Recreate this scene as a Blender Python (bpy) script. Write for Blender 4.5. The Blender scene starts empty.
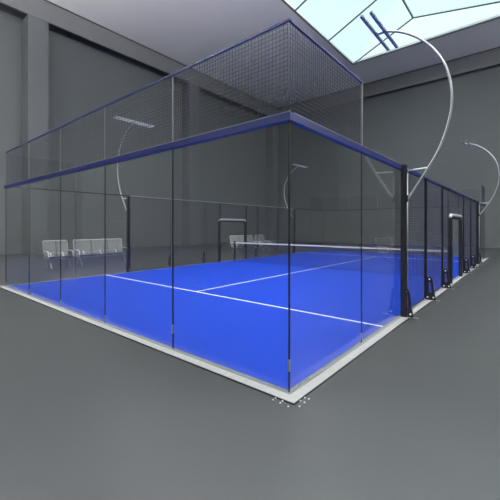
import bpy, bmesh, math, random
from mathutils import Vector, Matrix
C = bpy.context.scene.collection
PI = math.pi

# ------------------------------------------------------------------ camera
cd = bpy.data.cameras.new('camera'); cam = bpy.data.objects.new('camera', cd); C.objects.link(cam)
cam.location = (-3.025, -1.979, 1.786)
cam.rotation_euler = (PI/2, 0, math.radians(-(90-39.85)))
cd.sensor_width = 36; cd.lens = 336.35/500*36; cd.shift_y = -23.3/500; cd.clip_end = 300
bpy.context.scene.camera = cam

# ------------------------------------------------------------------ world, light, exposure
W = bpy.data.worlds.new('sky'); bpy.context.scene.world = W; W.use_nodes = True
bg = W.node_tree.nodes['Background']
bg.inputs[0].default_value = (0.74, 0.98, 1.0, 1); bg.inputs[1].default_value = 1.12

def area(name, loc, rot, sx, sy, energy, col):
    l = bpy.data.lights.new(name, 'AREA'); l.shape = 'RECTANGLE'; l.size = sx; l.size_y = sy
    l.energy = energy; l.color = col
    o = bpy.data.objects.new(name, l); C.objects.link(o); o.location = loc; o.rotation_euler = rot
    return o
# fill lights added outside the made-up window bands (right wall and near wall)
area('fill_light_right', (19, -14.9, 14.1), (PI/2, 0, 0), 20, 3.5, 1500, (1.0, 0.965, 0.96))
area('fill_light_near', (-14.9, 5, 14.1), (PI/2, 0, -PI/2), 32, 3.5, 400, (1.0, 0.965, 0.96))
# unseen lamp added above the camera-side roof glazing to boost the daylight
area('roof_fill_light', (1.5, 2.5, 20.4), (0, 0, 0), 26, 15, 4300, (1.0, 0.965, 0.96))
# unseen uplights added to brighten the ceiling, set in made-up troughs
u1 = area('added_uplight_right', (2, -13.95, 10.75), (PI-math.radians(50), 0, 0), 21, .5, 10500, (1.0, 0.965, 0.96))
u2 = area('added_uplight_near', (-13.95, 12, 10.75), (PI-math.radians(48), 0, -PI/2), 20, .5, 8500, (1.0, 0.965, 0.96))
u1.data.spread = math.radians(80); u2.data.spread = math.radians(70)
vs = bpy.context.scene.view_settings
vs.view_transform = 'Standard'; vs.look = 'None'; vs.gamma = 1; vs.use_curve_mapping = False
vs.exposure = 0.1

# ------------------------------------------------------------------ materials
def mat(name, col, rough=0.5, metal=0.0, noise=0.0, nscale=4.0, bump=0.0, spec=0.5):
    m = bpy.data.materials.new(name); m.use_nodes = True
    nt = m.node_tree; b = nt.nodes['Principled BSDF']
    b.inputs['Roughness'].default_value = rough; b.inputs['Metallic'].default_value = metal
    b.inputs['Specular IOR Level'].default_value = spec
    tc = nt.nodes.new('ShaderNodeTexCoord'); nz = nt.nodes.new('ShaderNodeTexNoise')
    nz.inputs['Scale'].default_value = nscale; nz.inputs['Detail'].default_value = 5
    nt.links.new(tc.outputs['Object'], nz.inputs['Vector'])
    r = nt.nodes.new('ShaderNodeValToRGB')
    lo = [max(0, c*(1-noise)) for c in col]; hi = [min(1, c*(1+noise)) for c in col]
    r.color_ramp.elements[0].position = .3; r.color_ramp.elements[1].position = .7
    r.color_ramp.elements[0].color = (*lo, 1); r.color_ramp.elements[1].color = (*hi, 1)
    nt.links.new(nz.outputs['Fac'], r.inputs[0]); nt.links.new(r.outputs[0], b.inputs['Base Color'])
    if bump:
        bp = nt.nodes.new('ShaderNodeBump'); bp.inputs['Strength'].default_value = bump
        bp.inputs['Distance'].default_value = 0.01
        nt.links.new(nz.outputs['Fac'], bp.inputs['Height']); nt.links.new(bp.outputs[0], b.inputs['Normal'])
    return m
def glassmat(name, tint, ior=1.5, rough=0.0):
    m = bpy.data.materials.new(name); m.use_nodes = True; nt = m.node_tree
    for n in list(nt.nodes): nt.nodes.remove(n)
    out = nt.nodes.new('ShaderNodeOutputMaterial'); mix = nt.nodes.new('ShaderNodeMixShader')
    tr = nt.nodes.new('ShaderNodeBsdfTransparent'); tr.inputs[0].default_value = (*tint, 1)
    gl = nt.nodes.new('ShaderNodeBsdfGlossy'); gl.inputs['Roughness'].default_value = rough
    fr = nt.nodes.new('ShaderNodeFresnel'); ge = nt.nodes.new('ShaderNodeNewGeometry')
    ma = nt.nodes.new('ShaderNodeMath'); ma.operation = 'MULTIPLY_ADD'      # same reflectance on both faces
    ma.inputs[1].default_value = 1/ior-ior; ma.inputs[2].default_value = ior
    L = nt.links.new
    L(ge.outputs['Backfacing'], ma.inputs[0]); L(ma.outputs[0], fr.inputs['IOR'])
    L(fr.outputs[0], mix.inputs[0]); L(tr.outputs[0], mix.inputs[1]); L(gl.outputs[0], mix.inputs[2])
    L(mix.outputs[0], out.inputs['Surface'])
    return m
M = dict(
    floor=mat('floor_screed', (.050,.053,.054), .32, noise=.05, nscale=.5, spec=.8),
    wall=mat('wall_paint', (.114,.124,.127), .8, noise=.03, nscale=.3),
    column=mat('column_paint', (.112,.121,.126), .7, noise=.02),
    beam=mat('beam_paint', (.155,.159,.168), .8, noise=.02),
    ceiling=mat('ceiling_paint', (.84,.84,.855), .9, noise=.02, nscale=.3),
    sky_frame=mat('skylight_frame', (.06,.065,.07), .5),
    turf=mat('blue_turf', (.0065,.041,.40), .75, noise=.06, nscale=260, bump=.3, spec=.15),
    line=mat('white_line', (.85,.87,.9), .7, spec=.2),
    curb=mat('pale_concrete', (.29,.295,.29), .7, noise=.08, nscale=14, bump=.2),
    channel=mat('grey_channel', (.17,.18,.17), .6),
    black=mat('black_powder_coat', (.012,.013,.016), .4),
    seam=mat('black_seal', (.006,.007,.012), .5),
    blue=mat('blue_rail_paint', (.008,.018,.125), .4),
    wire=mat('grey_wire', (.028,.029,.038), .6),
    darkwire=mat("dark_wire", (.035,.037,.055), .5),
    steel=mat('bright_steel', (.6,.62,.65), .35, metal=.8),
    armsteel=mat('arm_steel', (.38,.39,.41), .35, metal=.6),
    postgrey=mat('grey_post_paint', (.16,.165,.18), .5),
    silver=mat('pale_silver_paint', (.55,.56,.58), .35),
    galv=mat('galvanised_post', (.30,.31,.34), .45, metal=.5),
    white=mat('white_enamel', (.85,.86,.88), .4),
    seat=mat('grey_seat', (.21,.22,.215), .45, metal=.1),
    cushion=mat('charcoal_seat', (.07,.07,.09), .5),
    lens=mat('lamp_lens', (.35,.37,.4), .2),
    tape=mat('net_tape', (.82,.80,.78), .6),
    glass=glassmat('clear_glass', (.988,.990,.990)),
    skyglass=glassmat('skylight_glass', (.99,1,1)),
)

# ------------------------------------------------------------------ helpers
def box(bm, x0, x1, y0, y1, z0, z1):
    v = [bm.verts.new(p) for p in ((x0,y0,z0),(x1,y0,z0),(x1,y1,z0),(x0,y1,z0),(x0,y0,z1),(x1,y0,z1),(x1,y1,z1),(x0,y1,z1))]
    for f in ((3,2,1,0),(4,5,6,7),(0,1,5,4),(1,2,6,5),(2,3,7,6),(3,0,4,7)): bm.faces.new([v[i] for i in f])
def bar(bm, a, b, w, h, up=(0,0,1)):
    a, b = Vector(a), Vector(b); d = (b-a).normalized(); upv = Vector(up)
    s = d.cross(upv)
    if s.length < 1e-4: s = d.cross(Vector((1,0,0)))
    s.normalize(); n = s.cross(d).normalized()
    q = []
    for p in (a, b):
        for i, j in ((-1,-1),(1,-1),(1,1),(-1,1)): q.append(bm.verts.new(p+s*(i*w/2)+n*(j*h/2)))
    for f in ((0,1,2,3),(7,6,5,4),(0,4,5,1),(1,5,6,2),(2,6,7,3),(3,7,4,0)): bm.faces.new([q[i] for i in f])
def tube(bm, pts, r, n=10, close=True):
    pts = [Vector(p) for p in pts]; rings = []; prev = None
    for i, p in enumerate(pts):
        d = (pts[min(i+1,len(pts)-1)]-pts[max(i-1,0)]).normalized()
        if prev is None:
            s = d.cross(Vector((0,0,1)))
            if s.length < 1e-3: s = d.cross(Vector((1,0,0)))
        else: s = prev-d*prev.dot(d)
        s.normalize(); prev = s; t = d.cross(s)
        rr = r[i] if isinstance(r, (list,tuple)) else r
        rings.append([bm.verts.new(p+(s*math.cos(2*PI*k/n)+t*math.sin(2*PI*k/n))*rr) for k in range(n)])
    for a, b in zip(rings, rings[1:]):
        for k in range(n):
            f = bm.faces.new((a[k], a[(k+1)%n], b[(k+1)%n], b[k])); f.smooth = n > 5
    if close:
        bm.faces.new(rings[0][::-1]); bm.faces.new(rings[-1])
def prism(bm, outline, axis, t0, t1):
    def P(a, b, t): return {'x':(t,a,b),'y':(a,t,b),'z':(a,b,t)}[axis]
    A = [bm.verts.new(P(a,b,t0)) for a,b in outline]; B = [bm.verts.new(P(a,b,t1)) for a,b in outline]
    bm.faces.new(A); bm.faces.new(B[::-1])
    for i in range(len(A)):
        j = (i+1) % len(A); bm.faces.new((A[i],A[j],B[j],B[i]))
def mesh_of(fn, m, bevel=0):
    bm = bmesh.new(); fn(bm)
    bmesh.ops.recalc_face_normals(bm, faces=bm.faces)
    if bevel: bmesh.ops.bevel(bm, geom=bm.edges[:], offset=bevel, segments=2, affect='EDGES')
    me = bpy.data.meshes.new('m'); bm.to_mesh(me); bm.free(); me.materials.append(M[m]); return me
def link(name, me, parent=None, loc=(0,0,0), rz=0):
    o = bpy.data.objects.new(name, me); C.objects.link(o); o.location = loc; o.rotation_euler = (0,0,rz)
    if me is not None: me.name = name
    if parent: o.parent = parent
    return o
def struct(name, fn, m, loc=(0,0,0), bevel=0):
    o = link(name, mesh_of(fn, m, bevel), None, loc); o['kind'] = 'structure'; return o
def tag(o, label, cat, group=None):
    o['label'] = label; o['category'] = cat
    if group: o['group'] = group
    return o
PROTO = {}
def thing(name, key, parts, label, cat, group, loc, rz=0):
    """parts: list of (name, fn, material, bevel, [sub-parts], label). First call builds, the next ones copy every object."""
    if key in PROTO:
        src = PROTO[key]; r = src.copy(); C.objects.link(r)
        for ch in src.children:
            c = ch.copy(); C.objects.link(c); c.parent = r
            for g in ch.children:
                d = g.copy(); C.objects.link(d); d.parent = c
    else:
        r = bpy.data.objects.new(name, None); C.objects.link(r); r.empty_display_size = .2
        def add(pl, par):
            for p in pl:
                o = link(p[0], mesh_of(p[1], p[2], p[3] if len(p) > 3 else 0), par)
                if len(p) > 5 and p[5]: o['label'] = p[5]
                if len(p) > 4 and p[4]: add(p[4], o)
        add(parts, r); PROTO[key] = r
    r.location = loc; r.rotation_euler = (0,0,rz)
    for k in ('group',):
        if k in r: del r[k]
    tag(r, label, cat, group); return r

# ------------------------------------------------------------------ the hall
U0, U1, V0, V1, HC, HB = -14.5, 32.3, -14.5, 23.75, 16.75, 15.35   # room extents, ceiling, beam underside
FV, FU = 22.6, 31.75                                                # fronts of columns and beams
struct('floor', lambda b: box(b, U0-.4, U1+.4, V0-.4, V1+.4, -.3, 0), 'floor')
struct('wall_left', lambda b: box(b, U0-.3, U1+.3, V1, V1+.3, 0, HC), 'wall')
struct('wall_back', lambda b: box(b, U1, U1+.3, V0-.3, V1, 0, HC), 'wall')
def wr(b):   # right wall with a made-up band of openings for the added fill light
    box(b, U0-.3, U1, V0-.3, V0, 0, 12.4); box(b, U0-.3, U1, V0-.3, V0, 15.9, HC)
    for x in (U0-.3, -11.6+.6, 29.0): box(b, x, x+(3.3 if x > 20 else .6), V0-.3, V0, 12.4, 15.9)
struct('wall_right', wr, 'wall')
def wn(b):  # near wall, with openings likewise added for fill light
    box(b, U0-.3, U0, V0, V1, 0, 12.4); box(b, U0-.3, U0, V0, V1, 15.9, HC)
    box(b, U0-.3, U0, V0, -11.2, 12.4, 15.9); box(b, U0-.3, U0, 21, V1, 12.4, 15.9)
struct('wall_front', wn, 'wall')
def added_clerestory(b, ax, a0, a1, n):  # mullions of the window bands made up to let fill light in
    for i in range(n+1):
        t = a0+(a1-a0)*i/n
        if ax == 'u': box(b, t-.05, t+.05, V0-.2, V0-.1, 12.4, 15.9)
        else: box(b, U0-.2, U0-.1, t-.05, t+.05, 12.4, 15.9)
w = struct('added_window_2', lambda b: added_clerestory(b, 'u', -10.3, 28.9, 12), 'sky_frame')
w = struct('added_window_3', lambda b: added_clerestory(b, 'v', -11.1, 20.9, 10), 'sky_frame')
for nm, q in (('added_light_trough', (-9, 13, -14.45, -13.55)), ('added_light_trough', (-14.45, -13.55, 1.5, 22.5))):  # housings made up for the added ceiling uplights
    def tr(b, q=q):
        x0, x1, y0, y1 = q
        box(b, x0, x1, y0, y1, 10.45, 10.5)
        box(b, x0, x1, y0, y0+.04, 10.5, 10.8); box(b, x0, x1, y1-.04, y1, 10.5, 10.8)
        box(b, x0, x0+.04, y0+.04, y1-.04, 10.5, 10.8); box(b, x1-.04, x1, y0+.04, y1-.04, 10.5, 10.8)
    o = link(nm, mesh_of(tr, 'column'))
    tag(o, 'long grey trough for an added uplight, high on the %s wall' % ('right' if q[1] > 0 else 'front'), 'lamp', 'added uplight troughs')
# columns on the left wall, the deep beam over them, the beam along the back wall
k = 1
for u in (-8.9, 4.36, 17.62, 30.9):
    struct('trim_%d' % k, lambda b: box(b, 0, min(1.2, U1-u), 0, V1-FV, 0, HB), 'column', (u, FV, 0), .02); k += 1
struct('trim_%d' % k, lambda b: box(b, U0, U1, FV, FV+.12, HB, HC), 'beam'); k += 1
struct('trim_%d' % k, lambda b: box(b, FU, FU+.12, V0, FV, HB, HC), 'beam')
struct('trim_%d' % k, lambda b: (box(b, U0, FU, FV-.03, FV, HC-.07, HC), box(b, FU-.03, FU, V0, FV-.03, HC-.07, HC)), 'black'); k += 1  # black strip stands in for the shadow gap between beam and ceiling
# ceiling with the roof-light opening
SU0, SU1, SV0, SV1, SR, SH = -13, 26.97, -5.8, 10.65, 5.49, 19.05
def ceil(b):
    box(b, U0-.3, SU0, V0-.3, V1+.3, HC, HC+.3); box(b, SU1, U1+.3, V0-.3, V1+.3, HC, HC+.3)
    box(b, SU0, SU1, V0-.3, SV0, HC, HC+.3); box(b, SU0, SU1, SV1, V1+.3, HC, HC+.3)
struct('ceiling', ceil, 'ceiling')
win = bpy.data.objects.new('window_1', None); C.objects.link(win); win['kind'] = 'structure'
def sf(b):
    for v in (SV0, SV1): bar(b, (SU0,v,HC+.06), (SU1,v,HC+.06), .08, .12)
    for u in (SU0, SU1): bar(b, (u,SV0,HC+.06), (u,SV1,HC+.06), .08, .12)
    bar(b, (SU0,SR,SH), (SU1,SR,SH), .10, .12)
    u = SU1
    while u > SU0:
        for v in (SV0, SV1): bar(b, (u,v,HC+.06), (u,SR,SH), .07, .09)
        u -= 5.0
link('window_frame', mesh_of(sf, 'sky_frame'), win)
def sg(b):
    for v in (SV0, SV1): bar(b, (SU0+.05,(v+SR)/2,(HC+SH)/2+.09), (SU1-.05,(v+SR)/2,(HC+SH)/2+.09), math.hypot(v-SR, SH-HC)-.1, .012,
                              up=(0, (SH-HC-.06)*(1 if v > SR else -1), abs(v-SR)))
link('window_pane', mesh_of(sg, 'skyglass'), win)

# ------------------------------------------------------------------ the court floor
Z = .02
court = link('court_surface', mesh_of(lambda b: box(b, .03, 19.97, .03, 9.97, 0, Z), 'turf'))
tag(court, 'bright blue artificial turf court with white lines inside the glass walls', 'sports court')
for s in (lambda b: box(b, 3.025, 3.075, .03, 9.97, Z, Z+.003), lambda b: box(b, 16.925, 16.975, .03, 9.97, Z, Z+.003),
          lambda b: box(b, 3.075, 16.925, 4.975, 5.025, Z, Z+.003)):
    link('court_line', mesh_of(s, 'line'), court)['label'] = 'white painted line'
def curb(L):
    o = .155
    return [('kerb', lambda b: prism(b, [(-o, -o), (L+o, -o), (L+.035, -.035), (-.035, -.035)], 'z', .0, .018), 'curb'),
            ('channel', lambda b: prism(b, [(-.033, -.033), (L+.033, -.033), (L-.03, .03), (.03, .03)], 'z', 0, .022), 'channel', 0, None, 'dark grey channel under the wall'),
            ('shadow_gap_strip', lambda b: prism(b, [(-o-.008, -o-.008), (L+o+.008, -o-.008), (L+o, -o), (-o, -o)], 'z', 0, .012), 'black', 0, None, 'thin black strip painting the outer shadow gap')]  # black strip drawn as the shadow gap round the kerb
for L, loc, rz, lab in ((20,(0,0,0),0,'pale concrete kerb strip along the right side of the blue court'),
                        (10,(20,0,0),PI/2,'pale concrete kerb strip along the far end of the blue court'),
                        (20,(20,10,0),PI,'pale concrete kerb strip along the left side of the blue court'),
                        (10,(0,10,0),-PI/2,'pale concrete kerb strip along the near end of the court, foreground left')):
    thing('kerb_strip', 'curb%d' % L, curb(L), lab, 'kerb', 'kerb strips around the court', loc, rz)

# ------------------------------------------------------------------ walls of the court
# every side is built in its own frame: x along the wall, y = 0 the wall plane, outside at -y
SIDES = {'right': ((0,0,0), 0), 'far': ((20,0,0), PI/2), 'left': ((20,10,0), PI), 'near': ((0,10,0), -PI/2)}
def place(side, x, y=0, z=0):
    (px,py,pz), rz = SIDES[side]
    return (px+x*math.cos(rz)-y*math.sin(rz), py+x*math.sin(rz)+y*math.cos(rz), z), rz
def pane(b): box(b, .0075, 1.9925, -.006, .006, .03, 2.92)
def seams(x, w):
    return lambda b: box(b, x-w, x+w, -.0085, .0085, .022, 2.914)
def clamp(x, z): return lambda b: box(b, x-.012, x+.012, -.0125, .0125, z, z+.13)
def glass_list(sw, cl):
  glass_parts = [('glass_pane', pane, 'glass', 0), ('edge_seal', seams(0, sw), 'seam', 0, None, 'black vertical edge seal')]
  for z in ((.24,) if cl else (.04,)): glass_parts.append(('clamp', clamp(0, z), 'galv', .002, None, 'small grey steel clamp'))
  return glass_parts
ORD = ['first', 'second', 'third', 'fourth', 'fifth']
def gl(side, x, lab):
    p, rz = place(side, x); big = side == 'near' and x == 8 or side == 'right' and x == 0
    thing('glass_panel', 'glass%d' % big, glass_list(.0068 if big else .0035, big), lab, 'glass panel', 'glass panels of the %s wall' % side, p, rz)
for i in range(5):
    gl('near', 8-2*i, 'clear glass panel in the near end wall, %s to the left of the nearest corner' % ORD[i])
    gl('far', 2*i, 'clear glass panel in the far end wall, %s from its right corner' % ORD[i])
for side, off in (('right', 0), ('left', 20)):
    for x in (0, 2, 16, 18):
        uu = x if side == 'right' else 20-x-2
        where = {0:'next to the near end wall', 2:'ending at the near thick black post', 16:'just past the wire mesh', 18:'next to the far end wall'}[uu]
        gl(side, x, 'glass panel in the %s side wall, %s' % (side, where))

# blue beam on top of the glass (3 m)
def beam_parts(L, a, c, dark):
    if dark: return [('rail', lambda b: box(b, a, L+c, -.018, .018, 2.955, 3.0), 'black'), ('end_plate', lambda b: box(b, L/2-.03, L/2+.03, -.021, .021, 2.95, 3.003), 'black')]
    return [('rail', lambda b: box(b, a, L+c, -.035, .035, 2.915, 3.0), 'blue'),
            ('edge_highlight', lambda b: box(b, a, L+c, -.038, -.028, 3.0, 3.008), 'galv', 0, None, 'thin pale strip painting the top edge highlight')]  # pale strip drawn as the highlight along the beam's top
for side, x, L, lab in (('near',0,10,'wide blue beam on top of the near end glass wall'),
                        ('far',0,10,'slim black beam on top of the far end glass wall'),
                        ('right',0,4,'wide blue beam on the right glass wall beside the nearest corner'),
                        ('right',16,4,'blue beam on the right glass wall at the far corner'),
                        ('left',0,4,'slim black beam on the left glass wall at the far corner'),
                        ('left',16,4,'slim black beam on the left glass wall above the silver benches')):
    p, rz = place(side, x)
    a, c = (-.035, .035) if L == 10 else ((.036, .0) if x == 0 else (0, -.036))
    o = thing('wall_beam', 'beam%d%d%d' % (L, x, side in ('left', 'far')), beam_parts(L, a, c, side in ('left', 'far')), lab, 'beam', 'beams on the glass walls', p, rz)
# upper mesh (3 to 4 m)
WR = .0021
def grid(b, x0, x1, z0, z1, step=.05, r=WR):
    n = int(round((x1-x0)/step))
    for i in range(n+1):
        x = x0+(x1-x0)*i/n; box(b, x-r, x+r, -r, r, z0, z1)
    n = int(round((z1-z0)/step))
    for i in range(n+1):
        z = z0+(z1-z0)*i/n; box(b, x0, x1, -r*2.2, -r*.4, z-r, z+r)
up_parts = [('wire_mesh', lambda b: grid(b, .02, 1.98, 3.02, 3.96), 'wire', 0),
            ('side_post', lambda b: box(b, -.010, .010, -.010, .010, 3.01, 3.96), 'postgrey', .002)]
def up(side, x, lab):
    p, rz = place(side, x); thing('upper_mesh_panel', 'up' if (side, x) != ('right', 0) else 'upc', up_parts if (side, x) != ('right', 0) else up_parts[:1]+[('edge_wire', lambda b: box(b, 1.975, 1.981, -.003, .003, 3.02, 3.96), 'wire')], lab, 'mesh panel', 'wire mesh panels above the %s glass wall' % side, p, rz)
for i in range(5):
    up('near', 8-2*i, 'square wire mesh panel above the near end glass, %s from the nearest corner' % ORD[i])
    up('far', 2*i, 'square wire mesh panel above the far end glass, %s from its right corner' % ORD[i])
for side, x, lab in (('right',0,'square wire mesh panel above the right glass wall at the nearest corner'),
                     ('right',18,'square wire mesh panel above the right glass wall at the far corner'),
                     ('left',0,'square wire mesh panel above the left glass wall at the far corner'),
                     ('left',18,'square wire mesh panel above the left glass wall at the near left corner')):
    up(side, x, lab)
for side, x, lab in (('right',2,'thin grey post ending the tall right-hand mesh beside the nearest corner'),):
    p, rz = place(side, x)
    thing('mesh_post', 'mpost', [('post', lambda b: box(b, -.014, .014, -.014, .014, 3.01, 3.96), 'galv', .003),
          ('cap', lambda b: box(b, -.018, .018, -.018, .018, 3.96, 3.972), 'black')], lab, 'post', None, p, rz)
def toprail(L, a, c, dark): return [('rail', lambda b: box(b, a, L+c, *((-.006, .006, 3.985, 3.997) if dark else (-.013, .013, 3.98, 4.005))), 'postgrey' if dark else 'blue'),
                              ('bolt', lambda b: tube(b, [(L/2,-.018,3.99),(L/2,-.005,3.99)], .006, 8), 'steel')]
for side, x, L, lab in (('near',0,10,'thin blue rail along the top of the near end mesh'),
                        ('far',0,10,'thin grey rail along the top of the far end mesh'),
                        ('right',0,2,'short blue rail on top of the right mesh at the nearest corner'),
                        ('right',18,2,'short blue rail on top of the right mesh at the far corner'),
                        ('left',0,2,'short grey rail on top of the left mesh at the far corner'),
                        ('left',18,2,'short grey rail on top of the left mesh at the near left corner')):
    p, rz = place(side, x)
    a, c = (-.02, .02) if L == 10 else ((.021, .0) if x == 0 else (0, -.021))
    thing('top_rail', 'trail%d%d%d' % (L, x, side in ('left', 'far')), toprail(L, a, c, side in ('left', 'far')), lab, 'rail', 'thin top rails', p, rz)

# lower mesh on both long sides
def lowmesh(w, z0): return [('wire_mesh', lambda b: grid(b, .03, w-.03, z0, 2.93, .05, .0021), 'darkwire', 0),
                            ('frame', lambda b: [box(b, .026, .044, -.01, .01, z0, 2.94), box(b, w-.044, w-.026, -.01, .01, z0, 2.94),
                                                 box(b, .044, w-.044, -.01, .01, z0, z0+.018), box(b, .044, w-.044, -.01, .01, 2.922, 2.94)], 'black')]
segs = ((4,2,.04,'first from the near glass'), (6,2,.04,'second from the near glass'), (8,1,.04,'narrow one just before the doorway'),
        (9,2,2.2,'short one over the doorway'), (11,1,.04,'narrow one just past the doorway'),
        (12,2,.04,'second before the far glass'), (14,2,.04,'last before the far glass'))
for side in ('right', 'left'):
    for u, w, z0, where in segs:
        x = u if side == 'right' else 20-u-w
        p, rz = place(side, x)
        thing('side_mesh_panel', 'low%d%.1f' % (w, z0), lowmesh(w, z0), 'dark wire mesh panel of the %s side wall, %s' % (side, where),
              'mesh panel', 'wire mesh panels of the %s side' % side, p, rz)
# posts with gusset feet
def gusset(b):
    o = [(-.03,.02),(-.235,.02),(-.235,.07),(-.215,.16),(-.19,.34),(-.17,.50),(-.15,.56),(-.11,.585),(-.07,.57),(-.03,.52)]
    ch = [(-.085,.20),(-.15,.20),(-.13,.40),(-.11,.46),(-.085,.44)]
    # ring plate: outer outline with an opening, built from quads between two closed outlines
    import math as _m
    n = 40
    def samp(poly):
        L = []; P = [Vector((*q,0)) for q in poly]+[Vector((*poly[0],0))]
        tot = sum((P[i+1]-P[i]).length for i in range(len(P)-1))
        for k in range(n):
            d = tot*k/n
            for i in range(len(P)-1):
                l = (P[i+1]-P[i]).length
                if d <= l or i == len(P)-2: q = P[i]+(P[i+1]-P[i])*min(1, d/l); break
                d -= l
            L.append((q.x, q.y))
        return L
    A, B = samp(o), samp(ch)
    va = [[b.verts.new((t, y, z)) for y, z in A] for t in (-.012, .012)]
    vb = [[b.verts.new((t, y, z)) for y, z in B] for t in (-.012, .012)]
    for i in range(n):
        j = (i+1) % n
        for s in (0, 1): b.faces.new((va[s][i], va[s][j], vb[s][j], vb[s][i]))
        b.faces.new((va[0][i], va[0][j], va[1][j], va[1][i])); b.faces.new((vb[0][i], vb[0][j], vb[1][j], vb[1][i]))
def postparts(w, H, pm='black'):
    return [('post', lambda b: box(b, -w/2, w/2, -w-.012, -.012, .02, H), pm, .004),
            ('foot_bracket', gusset, 'black', 0, [('bolt', (lambda b, y=y, z=z: tube(b, [(-.020,y,z),(.020,y,z)], .020, 10)), 'white', 0, None, 'white bolt head') for y, z in ((-.185,.085),(-.10,.52),(-.06,.085))]),
            ('base_plate', lambda b: box(b, -.04, .04, -.33, -.16, .019, .026), 'steel', .002, None, 'pale steel base plate')]
for side in ('right', 'left'):
    for u, where in ((6,'first'), (8,'second'), (12,'third'), (14,'fourth')):
        x = u if side == 'right' else 20-u
        p, rz = place(side, x)
        thing('fence_post', 'fpost'+side, postparts(.032 if side == 'right' else .03, 2.95, 'black' if side == 'right' else 'galv'), 'slim fence post on the %s side, %s one from the near thick post' % (side, where),
              'post', 'slim posts on the %s side' % side, p, rz)
    for u, where in ((4,'near'), (16,'far')):
        x = u if side == 'right' else 20-u
        p, rz = place(side, x)
        pp = postparts(.10, 3.0)
        pp.append(('service_pipe', lambda b: tube(b, [(0,-.128,.03),(0,-.128,2.93)], .013, 8), 'galv', 0, None, 'thin pale pipe beside the post'))
        thing('floodlight_post', 'lpost', pp, 'thick black post carrying an arched floodlight, %s one on the %s side' % (where, side),
              'post', 'floodlight posts', p, rz)
    rp, rz = place(side, 4)
    q = .025 if side == 'right' else .012
    thing('side_rail', 'srail'+side, [('rail', lambda b: box(b, .055, 11.945, -q, q, 3-2*q, 3.0), 'blue' if side == 'right' else 'galv'),
          ('end_cap', lambda b: box(b, .05, .055, -.026, .026, 2.95, 3.0), 'black')],
          'long %s rail above the %s side wire mesh' % ('dark blue' if side == 'right' else 'thin grey', side), 'rail', None, rp, rz)

# doorway frames and the net
def dframe(b, x): box(b, x-.05, x+.05, -.112, -.012, .02, 2.06)
def header(b):
    pts = [(-.0, -.062, 2.06), (.0,-.062,2.10), (.04,-.062,2.14), (.10,-.062,2.155), (1.9,-.062,2.155), (1.96,-.062,2.14), (2.0,-.062,2.10), (2.0,-.062,2.06)]
    tube(b, pts, .045, 12)
for side in ('right', 'left'):
    p, rz = place(side, 9)
    thing('doorway_frame', 'door', [('jamb', lambda b: dframe(b, 0), 'black', .006), ('jamb', lambda b: dframe(b, 2), 'black', .006),
          ('header', header, 'silver', 0, None, 'rounded silver header'),
          ('padding', lambda b: box(b, .05, 1.95, -.10, -.02, 2.03, 2.11), 'black', .01, None, 'black bar under the header')],
          'open doorway frame with silver header in the %s side wall at the net' % side, 'doorway', 'doorway frames', p, rz)
NH = .98
for v, lab in ((9.93, 'short black net post at the left end of the net'), (.07, 'short black net post at the right end of the net')):
    thing('net_post', 'npost', [('post', lambda b: box(b, -.04, .04, -.04, .04, .03, 1.03), 'black', .006),
          ('base_plate', lambda b: box(b, -.08, .08, -.08+.03, .05, .021, .03), 'black'),
          ('crank', lambda b: tube(b, [(-.04,0,.7),(-.08,0,.7),(-.08,0,.6)], .01, 6), 'steel')], lab, 'post', 'net posts', (10, v, 0), 0 if v > 5 else PI)
def netgrid(b):
    r = .0022; y0, y1 = .13, 9.87
    n = 200
    for i in range(n+1):
        y = y0+(y1-y0)*i/n; box(b, -r, r, y-r, y+r, .03, NH-.05)
    for i in range(20):
        z = .03+(NH-.08)*i/19; box(b, r*.4, r*2.2, y0, y1, z-r, z+r)
thing('net', 'net', [('net_mesh', netgrid, 'darkwire', 0, None, 'fine dark netting'),
      ('net_tape', lambda b: box(b, -.012, .012, .11, 9.89, NH-.055, NH), 'tape', 0, None, 'white top tape'),
      ],
      'dark court net with a white top tape stretched across the middle', 'net', None, (10,0,0))

# ------------------------------------------------------------------ arched floodlights
ARC = [(-.13,2.335),(-.235,2.48),(-.36,2.68),(-.52,2.94),(-.68,3.24),(-.80,3.58),(-.875,3.95),(-.87,4.32),(-.79,4.70),(-.64,5.02),(-.43,5.30),(-.16,5.54),(.12,5.70),(.36,5.77)]
def smooth(P, n=4):
    out = []
    for i in range(len(P)-1):
        p0 = P[max(i-1,0)]; p1 = P[i]; p2 = P[i+1]; p3 = P[min(i+2,len(P)-1)]
        for k in range(n):
            t = k/n
            out.append(tuple(.5*((2*b)+(-a+c)*t+(2*a-5*b+4*c-d)*t*t+(-a+3*b-3*c+d)*t**3) for a,b,c,d in zip(p0,p1,p2,p3)))
    out.append(P[-1]); return out
arcp = [(0, y, z) for y, z in smooth(ARC)]
def lampbar(y): return lambda b: box(b, -.80, .80, y-.03, y+.03, 5.75, 5.79)
def lens(y): return lambda b: box(b, -.77, .77, y-.026, y+.026, 5.742, 5.75)
lamp_parts = [('curved_arm', lambda b: tube(b, arcp, .023, 12), 'armsteel'),
    ('tie_bar', lambda b: tube(b, [(0,-.120,2.88),(0,-.50,2.90)], .016, 8), 'steel'),
    ('lower_bracket', lambda b: box(b, -.035, .035, -.145, -.113, 2.27, 2.40), 'black', .004),
    ('upper_bracket', lambda b: box(b, -.035, .035, -.135, -.113, 2.83, 2.93), 'black', .004),
    ('lamp_bar', lampbar(.30), 'galv', .006, [('lens', lens(.30), 'lens', 0)]),
    ('lamp_bar', lampbar(.48), 'galv', .006, [('lens', lens(.48), 'lens', 0)]),
    ('crossbar', lambda b: box(b, -.04, .04, .33, .45, 5.755, 5.785), 'steel', 0)]
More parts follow.
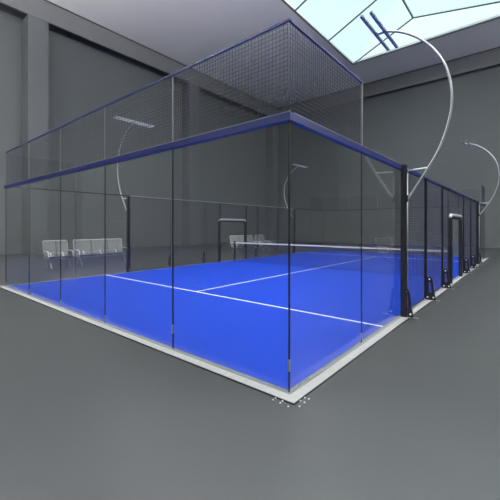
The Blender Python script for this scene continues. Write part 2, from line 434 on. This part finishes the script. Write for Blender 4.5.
for side, u, lab in (('right',4,'large steel arched floodlight bulging out from the nearest thick black post'),
                     ('right',16,'small distant arched floodlight at the far right corner against the back wall'),
                     ('left',4,'arched floodlight with a twin bar head rising behind the left glass corner'),
                     ('left',16,'distant arched floodlight at the far end of the left side')):
    p, rz = place(side, u if side == 'right' else 20-u)
    thing('arched_floodlight', 'lamp', lamp_parts, lab, 'floodlight', 'arched floodlights', p, rz)

# ------------------------------------------------------------------ benches
def bench_parts(n, w):
    L = n*w; P = []
    P.append(('beam', lambda b: box(b, .05, L-.05, -.03, .03, .36, .42), 'steel', .005))
    for x in (.12, L-.12):
        P.append(('leg', lambda b, x=x: (tube(b, [(x,-.30,.03),(x,-.22,.12),(x,0,.37),(x,.22,.12),(x,.30,.03)], .022, 8),
                                         tube(b, [(x,-.30,.0),(x,-.30,.03)], .03, 8), tube(b, [(x,.30,.0),(x,.30,.03)], .03, 8)), 'steel'))
    for i in range(n):
        a = i*w+.025; c = (i+1)*w-.025
        def seat(b, a=a, c=c):
            o = [(-.30,.455),(-.27,.475),(.10,.43),(.22,.44),(.22,.465),(.10,.455),(-.27,.50),(-.325,.475),(-.32,.42),(-.30,.42)]
            prism(b, o, 'x', a, c)
        P.append(('seat', seat, 'cushion', 0))
        def back(b, a=a, c=c):
            o = [(.22,.50),(.25,.50),(.37,1.12),(.42,1.15),(.41,1.17),(.345,1.14)]
            prism(b, o, 'x', a, c)
        P.append(('backrest', back, 'seat', 0, [('back_support', lambda b, m=(a+c)/2: bar(b, (m,.04,.40), (m,.345,.75), .05, .02), 'steel')]))
    for x in [0.0, L]:
        P.append(('armrest', lambda b, x=x: (tube(b, [(x,.24,.44),(x,-.24,.44),(x,-.29,.50),(x,-.27,.66),(x,-.22,.70),(x,.28,.72)], .02, 8),
                                            box(b, x-.028, x+.028, -.22, .22, .705, .73)), 'white', 0, None, 'white tubular armrest'))
    P.append(('top_tube', lambda b: tube(b, [(0,.24,.44),(0,.27,.60),(0,.385,1.14),(.03,.39,1.165),(L-.03,.39,1.165),(L,.385,1.14),(L,.27,.60),(L,.24,.44)], .014, 8), 'steel'))
    return P
for key, n, w, lab, loc, rz in (
    ('bench2', 2, .5, 'short silver bench outside the near left corner, left of the long bench', (2.45,14,0), 0),
    ('bench3', 3, .8, 'long three-seat silver bench behind the left glass wall', (3.72,14,0), 0),
    ('bench3', 3, .8, 'long silver bench behind the left doorway beyond the net', (13.5,13.2,0), 0),
    ('bench2', 2, .5, 'short silver bench farthest along the left side, past the long bench', (16.2,13.2,0), 0),
    ('bench3', 3, .8, 'long silver bench outside the right side, mirrored in the side glass above the net', (17.4,-4,0), PI),
    ('bench2', 2, .5, 'short silver bench outside the right side, beyond the long mirrored one', (18.6,-4,0), PI)):
    thing('waiting_bench', key, bench_parts(n, w), lab, 'bench', 'waiting benches', loc, rz)

# ------------------------------------------------------------------ anchor bolts at the nearest corner
def cap(b):
    prof = [(.010,0),(.010,.003),(.0065,.003),(.006,.008),(.003,.0105)]
    rings = [[b.verts.new((r*math.cos(2*PI*k/12), r*math.sin(2*PI*k/12), z)) for k in range(12)] for r, z in prof]
    for a, c in zip(rings, rings[1:]):
        for k in range(12): b.faces.new((a[k], a[(k+1)%12], c[(k+1)%12], c[k]))
    b.faces.new(rings[0][::-1]); b.faces.new(rings[-1])
SPOTS = ((-0.21, 0.062), (-0.165, 0.061), (-0.214, -0.032), (-0.166, -0.028), (-0.218, -0.131), (-0.146, -0.217), (-0.048, -0.167), (-0.048, -0.215), (0.036, -0.17), (0.041, -0.214))
for i, (u, v) in enumerate(SPOTS):
    o = link('anchor_bolt', bpy.data.meshes['anchor_bolt'] if i else mesh_of(cap, 'white'), None, (u, v, 0))
    side = 'left' if i < 5 else 'right'
    tag(o, 'tiny white anchor bolt %s of the nearest kerb corner, %s counted from the left' % (side, ORD[i % 5]), 'bolt', 'anchor bolts %s of the nearest corner' % side)
